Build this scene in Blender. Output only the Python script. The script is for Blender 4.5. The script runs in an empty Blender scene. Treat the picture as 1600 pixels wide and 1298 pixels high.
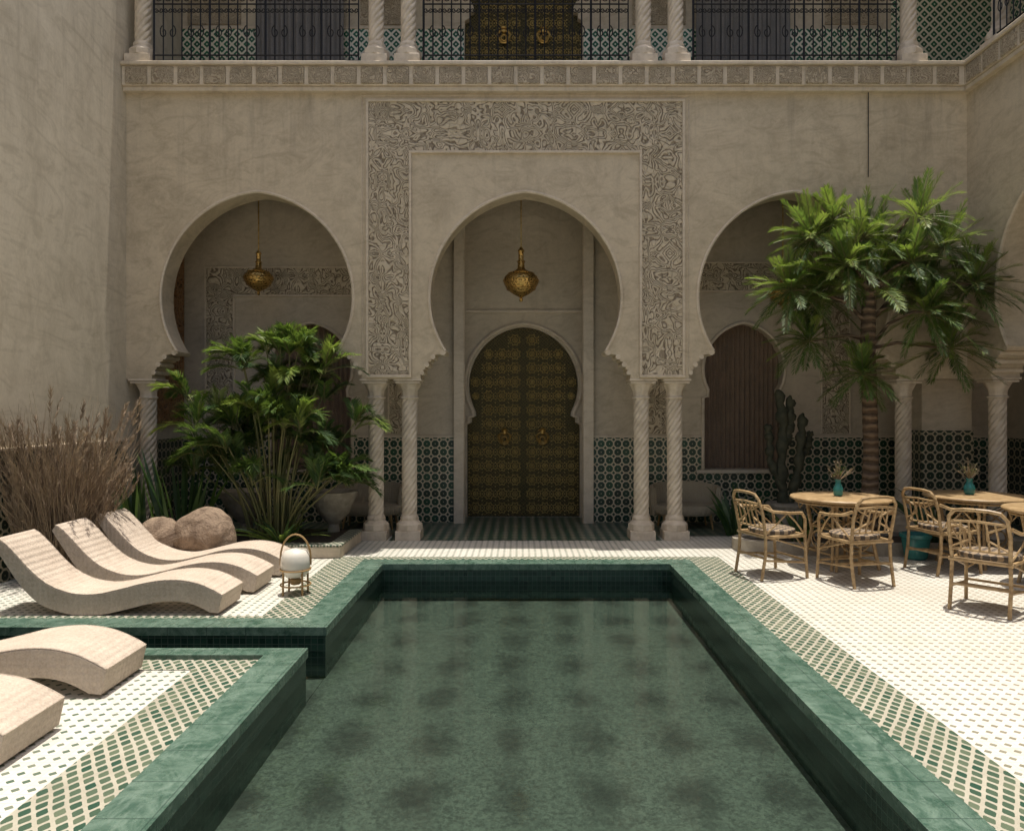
import bpy, math, random
from mathutils import Vector, Matrix, noise
random.seed(7)
rad=math.radians
scene=bpy.context.scene
# ------------------------------------------------------------------ node helper
class E:
    def __init__(s,t,k): s.t=t; s.k=k
    def _m(s,op,*a):
        n=s.t.nodes.new('ShaderNodeMath'); n.operation=op
        for i,v in enumerate((s,)+a):
            if isinstance(v,E): s.t.links.new(v.k,n.inputs[i])
            else: n.inputs[i].default_value=v
        return E(s.t,n.outputs[0])
    def __add__(s,o): return s._m('ADD',o)
    def __sub__(s,o): return s._m('SUBTRACT',o)
    def __mul__(s,o): return s._m('MULTIPLY',o)
    def __truediv__(s,o): return s._m('DIVIDE',o)
    def abs(s): return s._m('ABSOLUTE')
    def fract(s): return s._m('FRACT')
    def floor(s): return s._m('FLOOR')
    def sin(s): return s._m('SINE')
    def max(s,o): return s._m('MAXIMUM',o)
    def min(s,o): return s._m('MINIMUM',o)
    def lt(s,o): return s._m('LESS_THAN',o)
    def gt(s,o): return s._m('GREATER_THAN',o)
    def pow(s,o): return s._m('POWER',o)
    def inv(s): return (s*-1.0)+1.0
    def ss(s,a,b,c=0.0,d=1.0):
        n=s.t.nodes.new('ShaderNodeMapRange'); n.interpolation_type='SMOOTHSTEP'
        s.t.links.new(s.k,n.inputs[0])
        for i,v in enumerate((a,b,c,d)): n.inputs[i+1].default_value=v
        return E(s.t,n.outputs[0])
class M:
    def __init__(s,name,rough=0.7,metal=0.0,color=(.5,.5,.5)):
        s.m=bpy.data.materials.new(name); s.m.use_nodes=True; s.t=s.m.node_tree
        s.b=s.t.nodes['Principled BSDF']; s.out=s.t.nodes['Material Output']
        s.b.inputs['Roughness'].default_value=rough; s.b.inputs['Metallic'].default_value=metal
        s.b.inputs['Base Color'].default_value=(*color,1)
        s.g=s.t.nodes.new('ShaderNodeNewGeometry')
        n=s.t.nodes.new('ShaderNodeSeparateXYZ'); s.t.links.new(s.g.outputs['Position'],n.inputs[0])
        s.x,s.y,s.z=[E(s.t,n.outputs[i]) for i in range(3)]
        s.pos=E(s.t,s.g.outputs['Position'])
    def vec(s,x,y,z=0.0):
        n=s.t.nodes.new('ShaderNodeCombineXYZ')
        for i,v in enumerate((x,y,z)):
            if isinstance(v,E): s.t.links.new(v.k,n.inputs[i])
            else: n.inputs[i].default_value=v
        return E(s.t,n.outputs[0])
    def noise(s,scale,detail=4,rough=.55,vec=None,dist=0.0):
        n=s.t.nodes.new('ShaderNodeTexNoise'); n.inputs['Scale'].default_value=scale
        n.inputs['Detail'].default_value=detail; n.inputs['Roughness'].default_value=rough
        n.inputs['Distortion'].default_value=dist
        s.t.links.new((vec or s.pos).k,n.inputs['Vector']); return E(s.t,n.outputs['Fac'])
    def wn(s,vec):
        n=s.t.nodes.new('ShaderNodeTexWhiteNoise'); s.t.links.new(vec.k,n.inputs['Vector']); return E(s.t,n.outputs['Value'])
    def vor(s,scale,vec=None,feature='F1'):
        n=s.t.nodes.new('ShaderNodeTexVoronoi'); n.feature=feature; n.inputs['Scale'].default_value=scale
        s.t.links.new((vec or s.pos).k,n.inputs['Vector']); return E(s.t,n.outputs['Distance'])
    def mix(s,f,a,b):
        n=s.t.nodes.new('ShaderNodeMix'); n.data_type='RGBA'
        if isinstance(f,E): s.t.links.new(f.k,n.inputs[0])
        else: n.inputs[0].default_value=f
        for i,v in ((6,a),(7,b)):
            if isinstance(v,E): s.t.links.new(v.k,n.inputs[i])
            else: n.inputs[i].default_value=(*v,1)
        return E(s.t,n.outputs[2])
    def col(s,c): s.t.links.new(c.k,s.b.inputs['Base Color']); return s
    def rough(s,c): s.t.links.new(c.k,s.b.inputs['Roughness']); return s
    def bump(s,h,dist=.01,strength=1.0):
        n=s.t.nodes.new('ShaderNodeBump'); n.inputs['Distance'].default_value=dist; n.inputs['Strength'].default_value=strength
        s.t.links.new(h.k,n.inputs['Height']); s.t.links.new(n.outputs[0],s.b.inputs['Normal']); return s
# ------------------------------------------------------------------ materials
def plaster(name,c1,c2,c3,st=1.0,zs=1.0):
    m=M(name,.68)
    v=m.vec(m.x,m.y,m.z*zs)
    a=m.noise(1.0,7,.66,v,1.6).ss(.34,.66); b=m.noise(4.0,8,.74,v,1.8).ss(.34,.68); f=m.noise(40,4,.6,v)
    c=m.mix(a,c1,c2); c=m.mix(b*.6,c,c3)
    tro=m.noise(2.2,6,.7,m.vec(m.x*.6+m.z*.5,m.y*.6+m.z*.4,m.z*1.4-m.x*.4),2.6).ss(.45,.7)
    c=m.mix(tro*.5,c,(c2[0]*.76,c2[1]*.74,c2[2]*.70))
    c=m.mix(f.ss(.35,.7)*.12,c,(.3,.25,.19))
    st_=m.noise(2.4,5,.7,m.vec(m.x*3.0,m.y*3.0,m.z*.25)).ss(.5,.75)
    c=m.mix(st_*m.z.ss(3.2,5.8)*.4,c,(.27,.22,.16))
    c=m.mix(m.z.ss(1.0,.0)*m.noise(2.5,5).ss(.35,.6)*.25,c,(.25,.21,.15))
    m.col(c); m.bump(m.noise(3.5,4,.5,v,.3)*1.0+m.noise(60,3)*.06,.012*st,.5); return m
plast=plaster('tadelakt_plaster',(.63,.525,.375),(.48,.395,.275),(.69,.585,.425))
plast_side=plaster('brushed_plaster_side',(.67,.59,.455),(.53,.46,.345),(.73,.65,.515),.35,.45)
plast_in=plaster('gallery_plaster',(.60,.51,.38),(.48,.405,.295),(.65,.56,.43),.6)
trim=plaster('limestone_trim',(.69,.59,.45),(.59,.49,.36),(.74,.64,.51),.4)
m=M('column_stone',.6)
m.col(m.mix(m.noise(9,6,.6).ss(.35,.7),(.70,.60,.47),(.54,.45,.335))); m.bump(m.noise(60,4),.003); colstone=m

def fold(m,u,v,p):
    return (((u/p).fract()-.5).abs(),((v/p).fract()-.5).abs())
def carved(name,p,sc,c1,c2,dep=.02):
    m=M(name,.8); u=m.x+m.y; v=m.z
    fu,fv=fold(m,u,v,p)
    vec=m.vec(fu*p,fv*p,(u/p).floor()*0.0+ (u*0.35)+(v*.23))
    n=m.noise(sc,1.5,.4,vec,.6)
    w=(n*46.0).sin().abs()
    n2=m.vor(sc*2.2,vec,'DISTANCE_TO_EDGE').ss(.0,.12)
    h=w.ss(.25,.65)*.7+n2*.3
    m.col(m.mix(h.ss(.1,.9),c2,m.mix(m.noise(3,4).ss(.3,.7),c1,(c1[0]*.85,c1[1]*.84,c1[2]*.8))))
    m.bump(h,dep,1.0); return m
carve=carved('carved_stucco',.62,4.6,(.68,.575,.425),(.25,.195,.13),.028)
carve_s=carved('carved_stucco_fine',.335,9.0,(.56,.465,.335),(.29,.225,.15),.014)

def zellige(name,p,dark,dark2,light,diam=.17,octa=.37,di=.50):
    m=M(name,.32); u=(m.x+m.y)/p; v=m.z/p
    fu=(u.fract()-.5).abs(); fv=(v.fract()-.5).abs()
    o=fu.max(fv).lt(octa)*(fu+fv).lt(di)
    d=(fu*-1.0+.5)+(fv*-1.0+.5); dm=d.lt(diam)
    r=m.wn(m.vec(u.floor(),v.floor()))
    hole=(fu.max(fv)).lt(.05)
    f=o.max(dm)*hole.inv()
    m.col(m.mix(f,m.mix(m.noise(20),light,(light[0]*.75,light[1]*.75,light[2]*.7)),m.mix(r,dark,dark2)))
    m.bump(fu.max(fv).ss(.3,.42,1,0)+r*.3+m.noise(30)*.2,.004,.8); return m
zel=zellige('zellige_green',.125,(.012,.070,.034),(.012,.026,.017),(.60,.52,.38),.20,.41,.58)
zelb=zellige('zellige_dark',.125,(.020,.045,.025),(.030,.034,.023),(.50,.43,.30),.22,.39,.56)
m=M('zellige_bright_green',.32); p=.15; s_=(m.x+m.y+m.z)/p; t_=(m.x+m.y-m.z)/p
a=(s_.fract()-.5).abs(); b=(t_.fract()-.5).abs(); f=a.max(b).lt(.36)*(a.max(b).lt(.10)).inv()
m.col(m.mix(f,(.76,.70,.56),m.mix(m.wn(m.vec(s_.floor(),t_.floor())),(.012,.14,.058),(.01,.085,.036)))); zelup=m

# floor tiles
m=M('white_patio_tile',.5); p=.074
u=m.x/p; v=m.y/p
fu=(u.fract()-.5).abs(); fv=(v.fract()-.5).abs()
dot=(fu*.9+fv*.9).lt(.265)
edge=(fu.max(fv)).gt(.475)
r=m.wn(m.vec(u.floor(),v.floor())); big=m.noise(.9,5,.6).ss(.3,.7)
lite=m.mix(r*.5+big*.4,(.68,.655,.59),(.56,.53,.455))
lite=m.mix(m.noise(.35,4,.6).ss(.42,.75)*.45,lite,(.50,.455,.37))
lite=m.mix(m.noise(1.3,8,.75).ss(.52,.72)*.35,lite,(.42,.375,.30))
dk=m.mix(m.x.ss(1.0,3.5),(.075,.12,.08),(.30,.24,.17))
dk=m.mix(m.wn(m.vec(u.floor(),v.floor(),1.0))*.4,dk,(.32,.30,.235))
c=m.mix(edge*.3,lite,(.40,.36,.29)); c=m.mix(dot,c,dk)
m.col(c); m.bump(edge.inv()+r*.35+m.noise(14)*.3,.003,.7); tile=m
# mosaic band
m=M('mosaic_band',.4); p=.074
wob=m.noise(5,2)*.35
s_=(m.x*1.0+m.y*.68)/p+wob; t_=(m.x*1.0-m.y*.68)/p+wob
a=(s_.fract()-.5).abs(); b=(t_.fract()-.5).abs()
r=m.wn(m.vec(s_.floor(),t_.floor())); f=(a.max(b).lt(.36))*((a+b).lt(.62))
lt_=m.mix(m.noise(12),(.50,.47,.385),(.36,.335,.26)); lt_=m.mix(m.noise(2.0,6,.7).ss(.4,.65)*.4,lt_,(.28,.25,.19))
m.col(m.mix(f,lt_,m.mix(r,(.020,.065,.040),(.12,.15,.095)))); m.bump(f+r*.4,.003,.7); mosaic=m
# coping
m=M('green_marble_coping',.28)
n=m.noise(5,8,.7,m.vec(m.x,m.y,m.z),1.6)
jx=((m.x/.30).fract()-.5).abs().gt(.490); jy=((m.y/.30).fract()-.5).abs().gt(.490)
rt=m.wn(m.vec((m.x/.30+.5).floor(),(m.y/.30+.5).floor()))
c=m.mix(n.ss(.35,.68),(.040,.088,.062),(.145,.215,.168)); c=m.mix(m.noise(40,3,.6,m.vec(m.x,m.y*.35,m.z)).ss(.5,.75)*.45,c,(.22,.29,.24)); c=m.mix(rt*.4,c,(.058,.11,.080))
c=m.mix(jx.max(jy)*.7,c,(.025,.05,.04)); m.col(c); m.rough(m.noise(9,5).ss(.3,.7,.15,.42)); m.bump(n+m.noise(50)*.3+rt*.4,.006,.8); coping=m
m=M('pool_wall_tile',.22); p=.05; u=(m.x+m.y)/p; v=m.z/p
g=((u.fract()-.5).abs()).max((v.fract()-.5).abs()).gt(.44)
m.col(m.mix(g,m.mix(m.wn(m.vec(u.floor(),v.floor())),(.005,.020,.014),(.015,.042,.030)),(.045,.065,.053))); pwall=m
m=M('pool_floor_mosaic',.6)
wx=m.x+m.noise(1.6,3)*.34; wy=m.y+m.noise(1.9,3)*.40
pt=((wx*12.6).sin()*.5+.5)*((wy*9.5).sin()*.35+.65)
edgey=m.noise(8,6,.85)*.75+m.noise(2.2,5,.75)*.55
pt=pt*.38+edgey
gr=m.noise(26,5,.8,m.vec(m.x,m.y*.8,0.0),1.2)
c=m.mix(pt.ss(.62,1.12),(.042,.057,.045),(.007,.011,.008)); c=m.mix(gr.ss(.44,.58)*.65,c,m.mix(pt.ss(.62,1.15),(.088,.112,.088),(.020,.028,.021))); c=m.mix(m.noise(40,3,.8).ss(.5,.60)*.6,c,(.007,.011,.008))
m.col(c); pfloor=m
# water
wm=bpy.data.materials.new('pool_water'); wm.use_nodes=True; t=wm.node_tree; t.nodes.clear()
o=t.nodes.new('ShaderNodeOutputMaterial'); mx=t.nodes.new('ShaderNodeMixShader'); tr=t.nodes.new('ShaderNodeBsdfTransparent'); gl=t.nodes.new('ShaderNodeBsdfGlossy')
fr=t.nodes.new('ShaderNodeFresnel'); fr.inputs[0].default_value=1.38; gl.inputs['Roughness'].default_value=.01
tr.inputs[0].default_value=(.80,.88,.83,1); gl.inputs[0].default_value=(.78,.86,.80,1)
nz=t.nodes.new('ShaderNodeTexNoise'); nz.inputs['Scale'].default_value=5; nz.inputs['Detail'].default_value=4; nz.inputs['Roughness'].default_value=.55
g=t.nodes.new('ShaderNodeNewGeometry'); mp=t.nodes.new('ShaderNodeMapping'); mp.inputs['Scale'].default_value=(1,1.6,1)
t.links.new(g.outputs['Position'],mp.inputs[0]); t.links.new(mp.outputs[0],nz.inputs['Vector'])
bp=t.nodes.new('ShaderNodeBump'); bp.inputs['Distance'].default_value=.004; bp.inputs['Strength'].default_value=.4; t.links.new(nz.outputs[0],bp.inputs['Height'])
t.links.new(bp.outputs[0],gl.inputs['Normal']); t.links.new(bp.outputs[0],fr.inputs['Normal'])
t.links.new(fr.outputs[0],mx.inputs[0]); t.links.new(tr.outputs[0],mx.inputs[1]); t.links.new(gl.outputs[0],mx.inputs[2]); t.links.new(mx.outputs[0],o.inputs[0])
class W: pass
water=W(); water.m=wm
# door
m=M('bronze_clad_door',.42,.4); u=m.x-.06; v=m.z; P_=.222
fu,fv=fold(m,u,v,P_)
rd=(fu*fu+fv*fv).pow(.5)
star=((fu-fv).abs()*15.0).sin().abs().ss(.3,.8); ring=(rd*17.0).sin().abs().ss(.45,.8)
h=star*.55+ring*.45
nn=m.noise(26,3,.6).ss(.4,.65)
c=m.mix(h,(.012,.010,.005),(.19,.145,.05)); c=m.mix(nn*.5,c,(.045,.038,.015)); c=m.mix(m.noise(2.0,5).ss(.4,.7)*.25,c,(.05,.054,.02))
m.col(c); m.bump(h,.015,1.0); doorm=m
m=M('polished_brass',.3,.9); m.col(m.mix(m.noise(20,4).ss(.35,.7),(.72,.50,.18),(.45,.28,.08))); brass=m
m=M('aged_brass_relief',.42,.4); m.col(m.mix(m.noise(20,4).ss(.35,.7),(.56,.42,.16),(.32,.24,.09))); stud=m
m=M('pierced_brass',.32,.85)
vz=m.vor(34); m.col(m.mix(vz.ss(.25,.4),(.10,.055,.015),(.62,.40,.13))); m.bump(vz,.01,.8); pbrass=m
m=M('wrought_iron',.5,.3,(.012,.012,.013)); iron=m
def cloth(name,c1,c2,sc=220):
    m=M(name,.9); w=(m.x*sc).sin()*.5+(m.y*sc).sin()*.5+(m.z*sc).sin()*.3
    m.col(m.mix(m.noise(5,5,.7).ss(.3,.7)*.5+m.noise(70,3,.7).ss(.35,.65)*.5,c1,c2)); m.bump(w+m.noise(90)*1.6,.004,.8); return m
linen=cloth('woven_linen',(.60,.505,.41),(.43,.35,.275),150)
curt=cloth('brown_curtain',(.27,.19,.13),(.18,.125,.085),90); curtg=cloth('grey_curtain',(.26,.24,.225),(.18,.17,.16),90)
sofa=cloth('sand_upholstery',(.42,.36,.26),(.33,.28,.20)); 
m=M('rattan',.45); m.col(m.mix(m.noise(14,5,.6).ss(.3,.7),(.46,.32,.165),(.29,.185,.085))); 
m.bump((m.z*130.0).sin(),.0015); rattan=m
m=M('woven_seat',.7); s1=((m.x*70.0).sin()*(m.y*70.0).sin()).gt(0.0)
m.col(m.mix(s1,(.30,.22,.14),(.07,.055,.045))); seatm=m
m=M('teal_glaze',.2); m.col(m.mix(m.noise(6,4).ss(.3,.7),(.03,.17,.17),(.05,.25,.23))); teal=m
m=M('opal_glass',.25,0,(.75,.72,.64)); m.col(m.mix(m.noise(8),(.74,.70,.62),(.62,.58,.50))); opal=m
m=M('oak_wood',.5); m.col(m.mix(m.noise(10,4),(.40,.26,.11),(.27,.16,.06))); oak=m
m=M('carved_dark_wood',.55); w=m.vor(18); m.col(m.mix(w.ss(.1,.4),(.06,.03,.015),(.30,.16,.07))); m.bump(w,.03,1); wood=m
m=M('boulder_stone',.85); n=m.noise(5,8,.7,None,.8); m.col(m.mix(n.ss(.3,.7),(.13,.085,.055),(.33,.24,.165))); m.bump(n+m.noise(40,4)*.4,.04,.9); rockm=m
m=M('aged_stone_pot',.8); m.col(m.mix(m.noise(6,6,.7).ss(.3,.7),(.44,.39,.31),(.27,.235,.18))); m.bump(m.noise(20,6),.01); potm=m
m=M('soil',.95); m.col(m.mix(m.noise(14,6),(.05,.035,.022),(.11,.085,.055))); m.bump(m.noise(30,6),.03); soil=m
m=M('palm_bark',.9); w=(m.z*62.0+m.noise(6)*5.0).sin(); m.col(m.mix(w.ss(-.6,.8)*.7+m.noise(22,5)*.3,(.08,.05,.03),(.27,.19,.12))); m.bump(w+m.noise(40),.02,.9); bark=m
def leaf(name,c1,c2,tr=.3,rough=.5,sc=4):
    m=M(name,rough); c=m.mix(m.noise(sc,3).ss(.3,.7),c1,c2); m.col(c)
    t=m.t; tl=t.nodes.new('ShaderNodeBsdfTranslucent'); mx=t.nodes.new('ShaderNodeMixShader'); mx.inputs[0].default_value=tr
    c2_=m.mix(.5,c,(.20,.30,.03)); t.links.new(c2_.k,tl.inputs[0]); t.links.new(m.b.outputs[0],mx.inputs[1]); t.links.new(tl.outputs[0],mx.inputs[2]); t.links.new(mx.outputs[0],m.out.inputs[0]); return m
lf1=leaf('palm_leaf_mid',(.075,.14,.030),(.13,.215,.05),.42); lf2=leaf('palm_leaf_light',(.20,.28,.05),(.29,.35,.08),.48); lf3=leaf('palm_leaf_dark',(.032,.072,.022),(.055,.11,.035),.32)
snk=leaf('snake_leaf',(.02,.06,.025),(.07,.12,.04),.1,.35,9); cact=leaf('cactus_skin',(.040,.044,.026),(.085,.082,.048),.05,.8,12)
dg1=leaf('dry_grass_a',(.36,.26,.17),(.45,.34,.225),.25,.8); dg2=leaf('dry_grass_b',(.21,.14,.09),(.30,.21,.14),.2,.8); dg3=leaf('dry_plume',(.44,.33,.23),(.32,.23,.16),.3,.9)
stem=leaf('green_stem',(.14,.15,.05),(.22,.20,.08),.1)
# ------------------------------------------------------------------ mesh builder
class MB:
    def __init__(s): s.v=[]; s.f=[]; s.mi=[]; s.c=0
    def mat(s,i): s.c=i; return s
    def add(s,vs,fs):
        o=len(s.v); s.v+= [tuple(p) for p in vs]
        for f in fs: s.f.append([o+i for i in f]); s.mi.append(s.c)
    def box(s,x0,x1,y0,y1,z0,z1):
        s.add([(x0,y0,z0),(x1,y0,z0),(x1,y1,z0),(x0,y1,z0),(x0,y0,z1),(x1,y0,z1),(x1,y1,z1),(x0,y1,z1)],
              [(0,3,2,1),(4,5,6,7),(0,1,5,4),(1,2,6,5),(2,3,7,6),(3,0,4,7)])
    def quad(s,*p): s.add(p,[tuple(range(len(p)))])
    def ext(s,pts,w0,w1,fn):
        n=len(pts); vs=[fn(u,z,w0) for u,z in pts]+[fn(u,z,w1) for u,z in pts]
        s.add(vs,[tuple(range(n)),tuple(range(2*n-1,n-1,-1))]+[(i,i+n,(i+1)%n+n,(i+1)%n) for i in range(n)])
    def tube(s,pts,r,sides=6,closed=False,cap=True):
        P=[Vector(p) for p in pts]; n=len(P)
        if n<2: return
        rs=r if isinstance(r,(list,tuple)) else [r]*n
        vs=[]; N=None
        for i in range(n):
            if closed: T=P[(i+1)%n]-P[i-1]
            else: T=P[min(i+1,n-1)]-P[max(i-1,0)]
            if T.length<1e-9: T=Vector((0,0,1))
            T.normalize()
            if N is None:
                a=Vector((0,0,1)) if abs(T.z)<.9 else Vector((1,0,0)); N=T.cross(a).normalized()
            else:
                N=N-T*N.dot(T)
                N=N.normalized() if N.length>1e-6 else T.orthogonal().normalized()
            B=T.cross(N)
            for k in range(sides):
                a=2*math.pi*k/sides; vs.append(P[i]+(N*math.cos(a)+B*math.sin(a))*rs[i])
        fs=[]
        for i in range(n if closed else n-1):
            j=(i+1)%n
            for k in range(sides):
                l=(k+1)%sides; fs.append((i*sides+k,i*sides+l,j*sides+l,j*sides+k))
        if cap and not closed: fs+=[tuple(range(sides-1,-1,-1)),tuple((n-1)*sides+k for k in range(sides))]
        s.add(vs,fs)
    def lathe(s,prof,cx,cy,z0=0,seg=24,sx=1,sy=1,fn=None):
        vs=[]; n=len(prof)
        for r,z in prof:
            for k in range(seg):
                a=2*math.pi*k/seg; q=r*(fn(a,z) if fn else 1)
                vs.append((cx+q*math.cos(a)*sx,cy+q*math.sin(a)*sy,z0+z))
        fs=[(i*seg+k,i*seg+(k+1)%seg,(i+1)*seg+(k+1)%seg,(i+1)*seg+k) for i in range(n-1) for k in range(seg)]
        fs+=[tuple(range(seg-1,-1,-1)),tuple((n-1)*seg+k for k in range(seg))]
        s.add(vs,fs)
    def ball(s,c,r,seg=14,rings=9,sz=1.0):
        prof=[(max(r*math.sin(math.pi*i/rings),1e-4),-r*sz*math.cos(math.pi*i/rings)) for i in range(rings+1)]
        s.lathe(prof,c[0],c[1],c[2],seg)
    def obj(s,name,mats,parent=None,ang=35,bevel=0,loc=None,rot=0):
        me=bpy.data.meshes.new(name); me.from_pydata(s.v,[],s.f)
        for m in mats: me.materials.append(m.m)
        me.polygons.foreach_set('material_index',s.mi)
        me.polygons.foreach_set('use_smooth',[True]*len(s.f)); me.update()
        me.set_sharp_from_angle(angle=rad(ang))
        return mk(name,me,parent,bevel,loc,rot)
def mk(name,me,parent=None,bevel=0,loc=None,rot=0):
    ob=bpy.data.objects.new(name,me); scene.collection.objects.link(ob)
    if loc: ob.location=loc
    if rot: ob.rotation_euler=(0,0,rot)
    if parent: ob.parent=parent
    if bevel:
        b=ob.modifiers.new('bevel','BEVEL'); b.width=bevel; b.segments=2; b.limit_method='ANGLE'; b.angle_limit=rad(50)
    return ob
def empty(name,loc=(0,0,0),rot=0):
    e=bpy.data.objects.new(name,None); scene.collection.objects.link(e); e.location=loc; e.rotation_euler=(0,0,rot); return e
# ------------------------------------------------------------------ ground & pool
b=MB()
for x0,x1,y0,y1 in [(-40,40,8.2,40),(1.89,40,-40,8.2),(-40,1.89,-40,-1.5),(-40,-1.74,5.89,8.2),(-40,-1.74,-1.5,5.0),(-40,-5.1,5.0,5.89)]:
    b.quad((x0,y0,0),(x1,y0,0),(x1,y1,0),(x0,y1,0))
b.obj('courtyard_ground',[tile])
b=MB()
for x0,x1,y0,y1 in [(1.89,2.29,-1.5,8.5),(-2.12,1.89,8.2,8.5),(-2.12,-1.74,5.89,8.2),(-5.08,-2.12,5.89,6.06),(-2.14,-1.74,-1.5,5.0),(-5.08,-2.14,4.8,5.0)]:
    b.quad((x0,y0,.004),(x1,y0,.004),(x1,y1,.004),(x0,y1,.004))
b.obj('mosaic_paving_border',[mosaic])
pool=empty('swimming_pool')
b=MB()
for x0,x1,y0,y1 in [(1.62,1.89,-1.5,8.2),(-1.48,1.62,7.95,8.2),(-1.74,-1.48,5.64,8.2),(-5.08,-1.74,5.64,5.89),(-1.74,-1.48,-1.5,5.15),(-5.08,-1.74,5.0,5.15)]:
    b.box(x0,x1,y0,y1,-.03,.035)
b.obj('coping',[coping],pool)
zf=-.36
b=MB(); zt,zb=-.02,zf
def vq(x0,y0,x1,y1): b.quad((x0,y0,zb),(x1,y1,zb),(x1,y1,zt),(x0,y0,zt))
e=.012
vq(1.62+e,-1.5,1.62+e,7.95+e); vq(1.62+e,7.95+e,-1.48-e,7.95+e); vq(-1.48-e,7.95+e,-1.48-e,5.64+e)
vq(-1.48-e,5.64+e,-5.1,5.64+e); vq(-5.1,5.15-e,-1.48-e,5.15-e); vq(-1.48-e,5.15-e,-1.48-e,-1.5); vq(-1.5,-1.5,1.63,-1.5)
b.obj('inner_walls',[pwall],pool)
b=MB(); b.quad((-1.5,-1.5,zf),(1.65,-1.5,zf),(1.65,7.97,zf),(-1.5,7.97,zf)); b.quad((-5.1,5.1,zf+.004),(-1.5,5.1,zf+.004),(-1.5,5.7,zf+.004),(-5.1,5.7,zf+.004))
b.obj('basin_floor',[pfloor],pool)
b=MB(); zw=-.15
b.quad((-1.492,-1.5,zw),(1.632,-1.5,zw),(1.632,7.962,zw),(-1.492,7.962,zw)); b.quad((-5.1,5.138,zw),(-1.492,5.138,zw),(-1.492,5.652,zw),(-5.1,5.652,zw))
b.obj('pool_water',[water])
# ------------------------------------------------------------------ building
bld=empty('riad_building')
FY=9.54
def archpts(c,a=1.25,e=.13,cz=3.15,foot=2.46,n=22):
    R=a+e; top=math.acos(e/R); lo=math.asin((cz-foot)/a)
    right=[]
    for i in range(9): 
        t=-lo+lo*i/9; right.append((a*math.cos(t),cz+a*math.sin(t)))
    for i in range(n+1):
        t=top*i/n; right.append((-e+R*math.cos(t),cz+R*math.sin(t)))
    return right
def archprofile(c,**k):
    r=archpts(c,**k)
    feet=[(1.36,2.10),(1.36,2.19),(1.30,2.23),(1.30,2.30),(1.22,2.335),(1.22,2.40),(1.12,2.42),(1.03,2.425),(1.02,2.455)]
    half=feet+r
    return [(c-x,z) for x,z in half]+[(c+x,z) for x,z in reversed(half[:-1])]
facf=lambda u,z,w:(u,w,z)
cents=[-3.405,.075,3.555]
pts=[(-5.10,2.10)]
for c in cents: pts+=archprofile(c)
pts+=[(5.80,2.10),(5.80,5.79),(-5.10,5.79)]
b=MB(); b.ext(pts,FY,9.90,facf); b.obj('facade_wall',[plast],bld,30)
# right side arcade wall
sidef=lambda u,z,w:(w,u,z)
pts=[(-4,2.1)]
sc=[.8,4.25,7.70]
for c in sc: pts+=archprofile(c)
pts+=[(9.90,2.10),(9.90,5.79),(-4,5.79)]
b=MB(); b.ext(pts,5.80,6.16,sidef); b.obj('side_arcade_wall',[plast],bld,30)
# arch rims
b=MB()
for c in cents:
    r=archpts(c); P=[(c-x,FY-.004,z) for x,z in r]+[(c+x,FY-.004,z) for x,z in reversed(r[:-1])]
    b.tube(P,.022,6)
for c in sc:
    r=archpts(c); P=[(5.796,c-x,z) for x,z in r]+[(5.796,c+x,z) for x,z in reversed(r[:-1])]
    b.tube(P,.022,6)
# corbel scrolls
for c in cents:
    for s_ in (-1,1):
        for (x,z,r) in [(1.07,2.44,.035),(1.20,2.385,.033),(1.28,2.285,.033),(1.34,2.18,.03)]:
            b.tube([(c+s_*x,FY-.012,z),(c+s_*x,9.912,z)],r,10)
for c in sc:
    for s_ in (-1,1):
        for (x,z,r) in [(1.07,2.44,.035),(1.20,2.385,.033),(1.28,2.285,.033),(1.34,2.18,.03)]:
            b.tube([(5.79,c+s_*x,z),(6.17,c+s_*x,z)],r,10)
b.obj('arch_mouldings',[trim],bld)
# carved frame
b=MB(); x0,x1,xi0,xi1=-1.955,2.105,-1.435,1.585; zt,zi,zl=5.68,5.05,2.15
pz=[(x0,zl),(xi0,zl),(xi0,zi),(xi1,zi),(xi1,zl),(x1,zl),(x1,zt),(x0,zt)]
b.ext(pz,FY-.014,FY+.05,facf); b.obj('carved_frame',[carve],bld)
b=MB()
def mould(xa,xb,za,zb,pr=.034): b.box(xa,xb,FY-pr,FY+.02,za,zb)
w=.035
mould(x0-w,x0,zl,zt); mould(x1,x1+w,zl,zt); mould(x0-w,x1+w,zt,zt+w)
mould(xi0,xi0+w,zl,zi-w); mould(xi1-w,xi1,zl,zi-w); mould(xi0,xi1,zi-w,zi)
mould(x0-w,xi0+w,zl-w,zl); mould(xi1-w,x1+w,zl-w,zl)
mould(x0-w-.06,x0-w-.045,zl,zt+.06,.012); mould(x1+w+.045,x1+w+.06,zl,zt+.06,.012); mould(x0-w-.06,x1+w+.06,zt+.075,zt+.09,.012)
b.obj('frame_moulding',[trim],bld,bevel=.006)
# cornice
b=MB()
b.box(-5.10,5.70,9.42,9.90,5.85,6.10); b.box(-5.10,5.66,9.38,9.90,6.10,6.15); b.box(-5.10,5.72,9.45,9.90,5.79,5.85)
b.box(5.70,6.16,-4,9.90,5.85,6.10); b.box(5.66,6.16,-4,9.90,6.10,6.15); b.box(5.72,6.16,-4,9.90,5.79,5.85)
b.obj('cornice',[trim],bld,bevel=.01)
b=MB()
x=-5.05
while x<5.4:
    j=random.uniform(-.004,.004); b.box(x,x+.285,9.405+j,9.44,5.865,6.085); x+=.335
y=9.1
while y>-3: b.box(5.685,5.72,y,y+.285,5.865,6.085); y-=.335
b.obj('cornice_tiles',[carve_s],bld,bevel=.012)
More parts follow.
